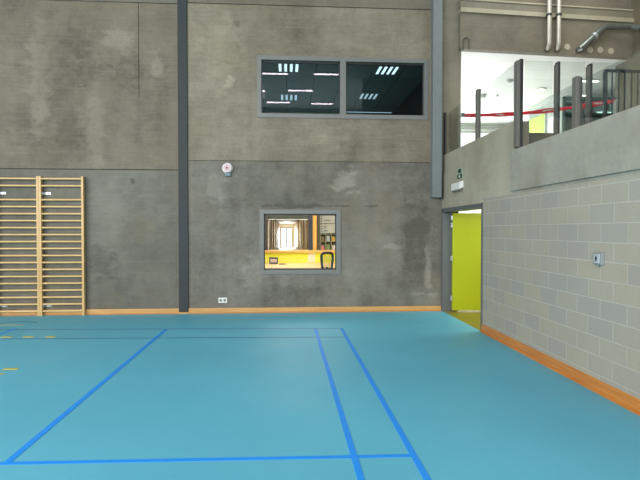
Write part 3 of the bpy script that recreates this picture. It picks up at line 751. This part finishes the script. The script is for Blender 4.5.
# ------------------------------------------------------------------ small things on the walls
# grey vertical housing at the corner
a = onY(432.6, 197.3, D-.16); b = onY(441.6, 197, D-.16)
gd = empty('guide_housing', 'grey metal guide housing hanging down the wall corner', 'housing', ((a.x+b.x)/2, D, a.z))
bx = min(b.x, RX-.045)
under(MB().box(a.x, bx, D-.16, D-.0005, a.z, HT-.02, .004), 'casing', M['duct'], gd)
under(MB().box(bx, bx+.02, D-.13, D-.03, a.z-.0, a.z+.35).box(bx, bx+.035, D-.1, D-.05, a.z-.02, a.z+.22), 'side_guide', M['steel'], gd)
# sounder
c = onY(227.2, 168, D-.05)
sd = empty('alarm_sounder', 'round white and pink alarm sounder under the panel joint', 'alarm', (c.x, D, c.z))
under(MB().cyl((c.x, D-.03, c.z), (c.x, D-.0005, c.z), .098, 28), 'base', M['white'], sd, True)
under(MB().cyl((c.x, D-.075, c.z), (c.x, D-.03, c.z), .085, 28, ).cyl((c.x, D-.09, c.z), (c.x, D-.075, c.z), .085, 28, .06), 'cover', plain('pale_pink_plastic', (206, 188, 190), .4), sd, True)
under(MB().cyl((c.x, D-.1, c.z), (c.x, D-.09, c.z), .022, 16), 'centre_button', plain('dull_red', (150, 70, 84), .5), sd, True)
gr = MB()
for k in range(10):
    t_ = k*2*PI/10; gr.cyl((c.x+.045*math.cos(t_), D-.0925, c.z+.045*math.sin(t_)), (c.x+.045*math.cos(t_), D-.0902, c.z+.045*math.sin(t_)), .007, 8)
under(gr, 'sound_holes', plain('hole_pink', (140, 100, 106), .6), sd)
under(MB().box(c.x-.045, c.x+.065, D-.06, D-.0005, c.z-.15, c.z-.085, .006), 'junction_box', plain('blue_grey_box', (110, 132, 146), .5), sd)
# double socket
c = onY(222.8, 300.2, D)
so = empty('double_socket', 'white double power socket low on the back wall', 'socket', (c.x, D, c.z))
under(MB().box(c.x-.082, c.x+.082, D-.012, D-.0005, c.z-.05, c.z+.05, .004), 'plate', M['white'], so)
for sgn in (-1, 1):
    u = under(MB().cyl((c.x+sgn*.038, D-.014, c.z), (c.x+sgn*.038, D-.012, c.z), .026, 20), 'outlet', plain('socket_grey', (120, 118, 112), .5), so)
# emergency light and pictogram on the right wall
a = onX(463.5, 181, RX); b = onX(463.5, 190, RX)
ya = onX(463.3, 185, RX).y; yb = onX(455, 186, RX).y
el = empty('emergency_light', 'small white emergency light box above the green door', 'emergency light', (RX, (ya+yb)/2, b.z))
zt = onX(463, 180.5, RX).z; zb = onX(463, 189, RX).z
under(MB().prism([(RX-.0005, ya, zb+.03), (RX-.07, ya, zb), (RX-.07, ya, zt-.03), (RX-.0005, ya, zt)], (0, yb-ya, 0)), 'body', M['white'], el)
under(MB().box(RX-.066, RX-.004, ya+.01, yb-.01, zb-.025, zb+.005), 'diffuser', M['frame'], el)
ya = onX(463.0, 173, RX).y; yb = onX(457.0, 173, RX).y; zt = onX(460, 167.6, RX).z; zb = onX(460, 179.2, RX).z
sg = empty('exit_sign', 'small pale exit pictogram with figure and arrow above the emergency light', 'sign', (RX, (ya+yb)/2, zb))
under(MB().box(RX-.006, RX-.0005, ya, yb, zb, zt), 'panel', plain('pale_green_grey_sign', (156, 168, 150), .5), sg)
dk = plain('dark_green_print', (30, 62, 48), .6)
ym = (ya+yb)/2; w = yb-ya; h = zt-zb; zf = zb+h*.72
f_ = MB()
X0, X1 = RX-.0085, RX-.006
f_.cyl((X0, ym-.01*0, zf+h*.16), (X1, ym, zf+h*.16), h*.055, 12)
f_.box(X0, X1, ym-w*.09, ym+w*.09, zf-h*.05, zf+h*.1)
for (p, q) in (((0, -.05), (.2, -.2)), ((0, -.05), (-.2, -.18)), ((.02, .08), (.26, .0)), ((-.02, .08), (-.26, .03))):
    y0_, z0_ = ym+p[0]*w, zf+p[1]*h; y1_, z1_ = ym+q[0]*w, zf+q[1]*h
    dy, dz_ = y1_-y0_, z1_-z0_; L = math.hypot(dy, dz_); ny, nz = -dz_/L*.016, dy/L*.016
    f_.prism([(X0, y0_+ny, z0_+nz), (X0, y1_+ny, z1_+nz), (X0, y1_-ny, z1_-nz), (X0, y0_-ny, z0_-nz)], (.0025, 0, 0))
under(f_, 'running_figure', dk, sg)
ar = MB().box(X0, X1, ya+.03, yb-.03, zb+h*.06, zb+h*.42)
under(ar, 'arrow_field', dk, sg)
zc = zb+h*.13
under(MB().prism([(X0-.002, ym, zc), (X0-.002, ym+w*.2, zc+h*.1), (X0-.002, ym-w*.2, zc+h*.1)], (.002, 0, 0)).box(X0-.002, X0, ym-w*.07, ym+w*.07, zc+h*.1, zc+h*.24), 'arrow', M['white'], sg)
# socket box on the right wall
c = onX(600.2, 258.5, RX)
wb = empty('wall_socket', 'square grey wall socket on the block wall', 'socket', (RX, c.y, c.z))
s_ = .062
under(MB().box(RX-.03, RX-.0005, c.y-s_-.008, c.y+s_+.008, c.z-s_, c.z+s_, .008), 'box', plain('grey_box', (136, 142, 144), .45), wb)
under(MB().box(RX-.042, RX-.03, c.y-s_*.72, c.y+s_*.72, c.z-s_*.75, c.z+s_*.75, .006), 'lid', plain('pale_lid', (168, 176, 180), .4), wb)
under(MB().cyl((RX-.046, c.y, c.z), (RX-.042, c.y, c.z), .014, 14).box(RX-.046, RX-.042, c.y-.006, c.y+.006, c.z-.028, c.z+.024), 'keyhole', M['black'], wb)
under(MB().cyl((RX-.018, c.y, c.z-s_-.02), (RX-.018, c.y, c.z-s_), .012, 12), 'cable_gland', M['frame'], wb)

# ------------------------------------------------------------------ wall bars
zT = onY(40, 176, D-.12).z
ux = [onY(v, 200, D-.12).x for v in (36.0, 38.1, 41.2, 81.4, 83.0)]
uw = .042
def wall_bars(xl, xr, label):
    root = empty('wall_bars', label, 'wall bars', ((xl+xr)/2, D, 0), 'wooden wall bars')
    for x in (xl, xr-uw):
        under(MB().box(x, x+uw, D-.105, D-.024, .0, zT, .004), 'upright', M['beech'], root)
    y = 178.7; n = 0
    zs = [onY(60, v, D-.1).z for v in (178.7, 311.2)]
    for k in range(20):
        if k == 2: continue
        z = zs[0]+(zs[1]-zs[0])*k/19
        m = MB().cyl((xl+uw*.5, 0, 0), (xr-uw*.5, 0, 0), .5, 16)
        bmesh.ops.transform(m.bm, verts=m.bm.verts, matrix=Matrix.Translation((0, D-.07 - (.015 if k == 0 else 0), z)) @ Matrix.Diagonal((1, .05, .036, 1)))
        under(m, 'rung', M['beechr'], root, True)
    for v in (193.2, 306):
        z = onY(45, v, D-.06).z
        under(MB().box(xl+uw, xl+uw+.13, D-.008, D-.0005, z-.02, z+.02).box(xl+uw, xl+uw+.01, D-.08, D-.008, z-.02, z+.02).cyl((xl+uw+.085, D-.03, z), (xl+uw+.085, D-.008, z), .016, 12), 'wall_bracket', M['zinc'], root)
    return root
xm = (ux[1])
xr = ux[4]
W_ = xr - xm
wall_bars(xm+.001, xr, 'wooden wall bars nearest the dark column strip, fully in view')
wall_bars(xm-.001-W_, xm-.001, 'wooden wall bars cut off by the left edge of the photo')

# ------------------------------------------------------------------ court lines
def fline(pts, w, mat, label, name='court_line', cat='court line', z=.0015, group=None):
    m = MB(); P3 = [Vector((p.x, p.y, 0)) for p in pts]; vs = []
    for i, p in enumerate(P3):
        t = (P3[min(i+1, len(P3)-1)]-P3[max(i-1, 0)]).normalized(); n = Vector((-t.y, t.x, 0))*w/2
        vs.append([m.bm.verts.new((p.x+sg*n.x, p.y+sg*n.y, zz)) for sg, zz in ((1, .0002), (1, z), (-1, z), (-1, .0002))])
    for a, b in zip(vs, vs[1:]):
        for k in range(4): m.bm.faces.new((a[k], a[(k+1) % 4], b[(k+1) % 4], b[k]))
    m.bm.faces.new(vs[0]); m.bm.faces.new(vs[-1][::-1])
    o = m.build(name, mat, origin=(P3[0].x, P3[0].y, 0)); return tag(o, label, cat, group)
def g0(x, y): return onZ(x, y, 0)
def ext(a, b, t): return a + (b-a)*t
G1 = 'blue court lines on the floor'
a, b = g0(5, 463.4), g0(412, 455.6)
fline([ext(a, b, -.6), b], .046, M['line'], 'long blue line running across the front of the floor', group=G1)
a, b = g0(8, 462), g0(166, 329.5)
fline([a, b], .052, M['line'], 'blue line slanting up from lower left toward the dark column', group=G1, z=.003)
a, b = g0(315.5, 329), g0(361, 479)
fline([a, ext(a, b, 1.1)], .047, M['line'], 'left one of the two steep blue lines in the middle right', group=G1, z=.003)
a, b = g0(341.5, 328.5), g0(427, 479)
fline([a, ext(a, b, 1.1)], .047, M['line'], 'right one of the two steep blue lines in the middle right', group=G1, z=.003)
a, b = g0(8, 329.6), g0(342, 328.3)
fline([ext(a, b, -.6), b], .04, M['line_thin'], 'thin dark line farthest back, close to the wall', group=G1)
a, b = g0(0, 339), g0(349, 337)
fline([ext(a, b, -.6), b], .04, M['line_thin'], 'thin dark line second from the back wall', group=G1)
a, b = g0(-10, 338), g0(16, 328.6)
fline([a, b], .05, M['line'], 'short blue line by the left edge between the thin lines', group=G1, z=.003)
pts = [g0(x, y) for x, y in ((-14, 324.8), (0, 323.4), (10, 322.2), (20, 321.6), (30, 321.8), (38, 322.6))]
fline(pts, .05, M['line_thin'], 'curved dark line in front of the wall bars', group=G1)
pts = [g0(x, y) for x, y in ((-6, 325.4), (6, 325.1), (14, 324.9), (24, 325.1))]
fline(pts, .05, M['yellow'], 'faint yellow line under the curved dark line', group='yellow floor marks')
for (xa, xb, y, lb) in ((2, 12, 337.1, 'leftmost of three yellow floor dashes in the back row'), (24, 34, 336.9, 'middle of three yellow floor dashes in the back row'), (46, 55.5, 336.8, 'rightmost of three yellow floor dashes in the back row'),
                   (4, 18, 369, 'larger yellow floor dash in front of the back row')):
    fline([g0(xa, y), g0(xb, y)], .075 if y < 350 else .06, M['yellow'], lb, 'floor_dash', 'floor mark', group='yellow floor marks', z=.004)
pts = [g0(-12, 375.5), g0(-3, 375), g0(4, 373.4)]
fline(pts, .04, M['yellow'], 'faint yellow stroke at the left edge below the larger dash', 'floor_dash', 'floor mark', group='yellow floor marks', z=.004)

# ------------------------------------------------------------------ hall tube lights (they show as reflections in the upper window)
k_ = 0
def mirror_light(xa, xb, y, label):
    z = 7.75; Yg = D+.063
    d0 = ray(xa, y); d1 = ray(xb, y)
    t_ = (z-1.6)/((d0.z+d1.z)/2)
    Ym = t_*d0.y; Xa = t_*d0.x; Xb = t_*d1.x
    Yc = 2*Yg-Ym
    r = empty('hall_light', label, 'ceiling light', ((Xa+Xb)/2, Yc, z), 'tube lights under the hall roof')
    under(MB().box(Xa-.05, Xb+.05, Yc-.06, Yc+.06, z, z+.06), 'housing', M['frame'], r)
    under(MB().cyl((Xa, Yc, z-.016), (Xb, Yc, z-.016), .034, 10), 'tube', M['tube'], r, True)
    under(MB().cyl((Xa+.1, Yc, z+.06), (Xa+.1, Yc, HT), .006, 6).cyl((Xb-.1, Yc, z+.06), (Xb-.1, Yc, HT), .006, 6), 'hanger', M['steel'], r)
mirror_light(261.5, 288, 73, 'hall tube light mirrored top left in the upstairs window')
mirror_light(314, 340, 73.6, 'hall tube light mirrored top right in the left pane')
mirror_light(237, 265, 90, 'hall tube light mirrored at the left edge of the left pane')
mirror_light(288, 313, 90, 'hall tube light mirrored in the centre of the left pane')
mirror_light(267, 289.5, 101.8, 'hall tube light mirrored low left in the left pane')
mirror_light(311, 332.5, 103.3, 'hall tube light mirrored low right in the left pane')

# ------------------------------------------------------------------ lights
def area(name, loc, rot, sx, sy, power, col=(1, 1, 1), spread=PI):
    l = bpy.data.lights.new(name, 'AREA'); l.shape = 'RECTANGLE'; l.size = sx; l.size_y = sy; l.energy = power; l.color = col; l.spread = spread
    o = bpy.data.objects.new(name, l); C.objects.link(o); o.location = loc; o.rotation_euler = rot; return o
# daylight entering through the windows of the wall behind the camera
area('daylight_rear', (-5.2, RY+.1, 5.1), (PI/2, 0, 0), 15, 4.6, 2000, (1, .985, .95))
area('left_fill', (LX+.1, -4.5, 4.4), (0, -PI/2, 0), 4.5, 12, 2300, (1, .985, .95))  # unseen area light added to brighten the right wall; the left wall is solid
area('under_roof_area', (-5.5, 0, HT-.22), (0, 0, 0), 9, 9, 300, (1, .985, .95))  # area light facing down, just below the closed roof deck
# upper room: daylight from its far windows
area('daylight_upstairs', (4.9, YW-.1, 3.6), (-PI/2, 0, 0), 3.4, 1.3, 260, (1, 1, 1))
area('upstairs_ceiling_fill', (4.4, 13.2, UZ+.1), (PI, 0, 0), 2.2, 5, 90, (1, 1, 1))  # added fill near the floor, facing up to whiten the ceiling
area('landing_fill', (5.2, 7.6, 7.5), (0, 0, 0), 2, 3, 110, (1, .98, .92))  # unseen fill added above the landing to brighten the post and tape
area('partition_room_fill', (8.5, 13.7, BZ-.1), (0, 0, 0), 1.5, 1, 22, (.9, 1, 1))  # unseen fill added behind the partition so its glass is not black
area('dark_room_fill', (0, 12.2, 3.2), (PI, 0, 0), 4, 3, 32, (.8, .95, 1))  # added upward fill, lightens the dark room's ceiling; no fitting there
area('reception_lamp', (.2, 11.6, rc-.05), (0, 0, 0), 3, 1.4, 95, (1, .97, .92))
area('lobby_lamp', (0, 15.5, rc-.05), (0, 0, 0), 4, 3, 110, (1, .93, .8))
for yy in (21.5, 27, 35): area('corridor_lamp', (0, yy, 2.14), (0, 0, 0), .5, .5, 40, (1, .97, .9))
area('corridor_daylight', ((dxa+dxb)/2, ce-.05, .9), (-PI/2, 0, 0), 1, 1.7, 150)
area('side_corridor_lamp', (4.9, 8.6, 2.4), (0, 0, 0), 1.5, 2.2, 70, (1, .99, .9))
area('side_corridor_far', (5.0, 11.3, 2.4), (0, 0, 0), 2.5, 1.2, 90, (1, 1, .95))

W = bpy.data.worlds.new('world'); S.world = W; W.use_nodes = True
bgn = W.node_tree.nodes['Background']; bgn.inputs[0].default_value = (.93, .97, 1, 1); bgn.inputs[1].default_value = 2.5
vs_ = S.view_settings; vs_.view_transform = 'Standard'; vs_.look = 'None'; vs_.exposure = 0; vs_.gamma = 1; vs_.use_curve_mapping = False
S.cycles.max_bounces = 8; S.cycles.transparent_max_bounces = 16; S.cycles.sample_clamp_indirect = 4
S.cycles.caustics_reflective = False; S.cycles.caustics_refractive = False
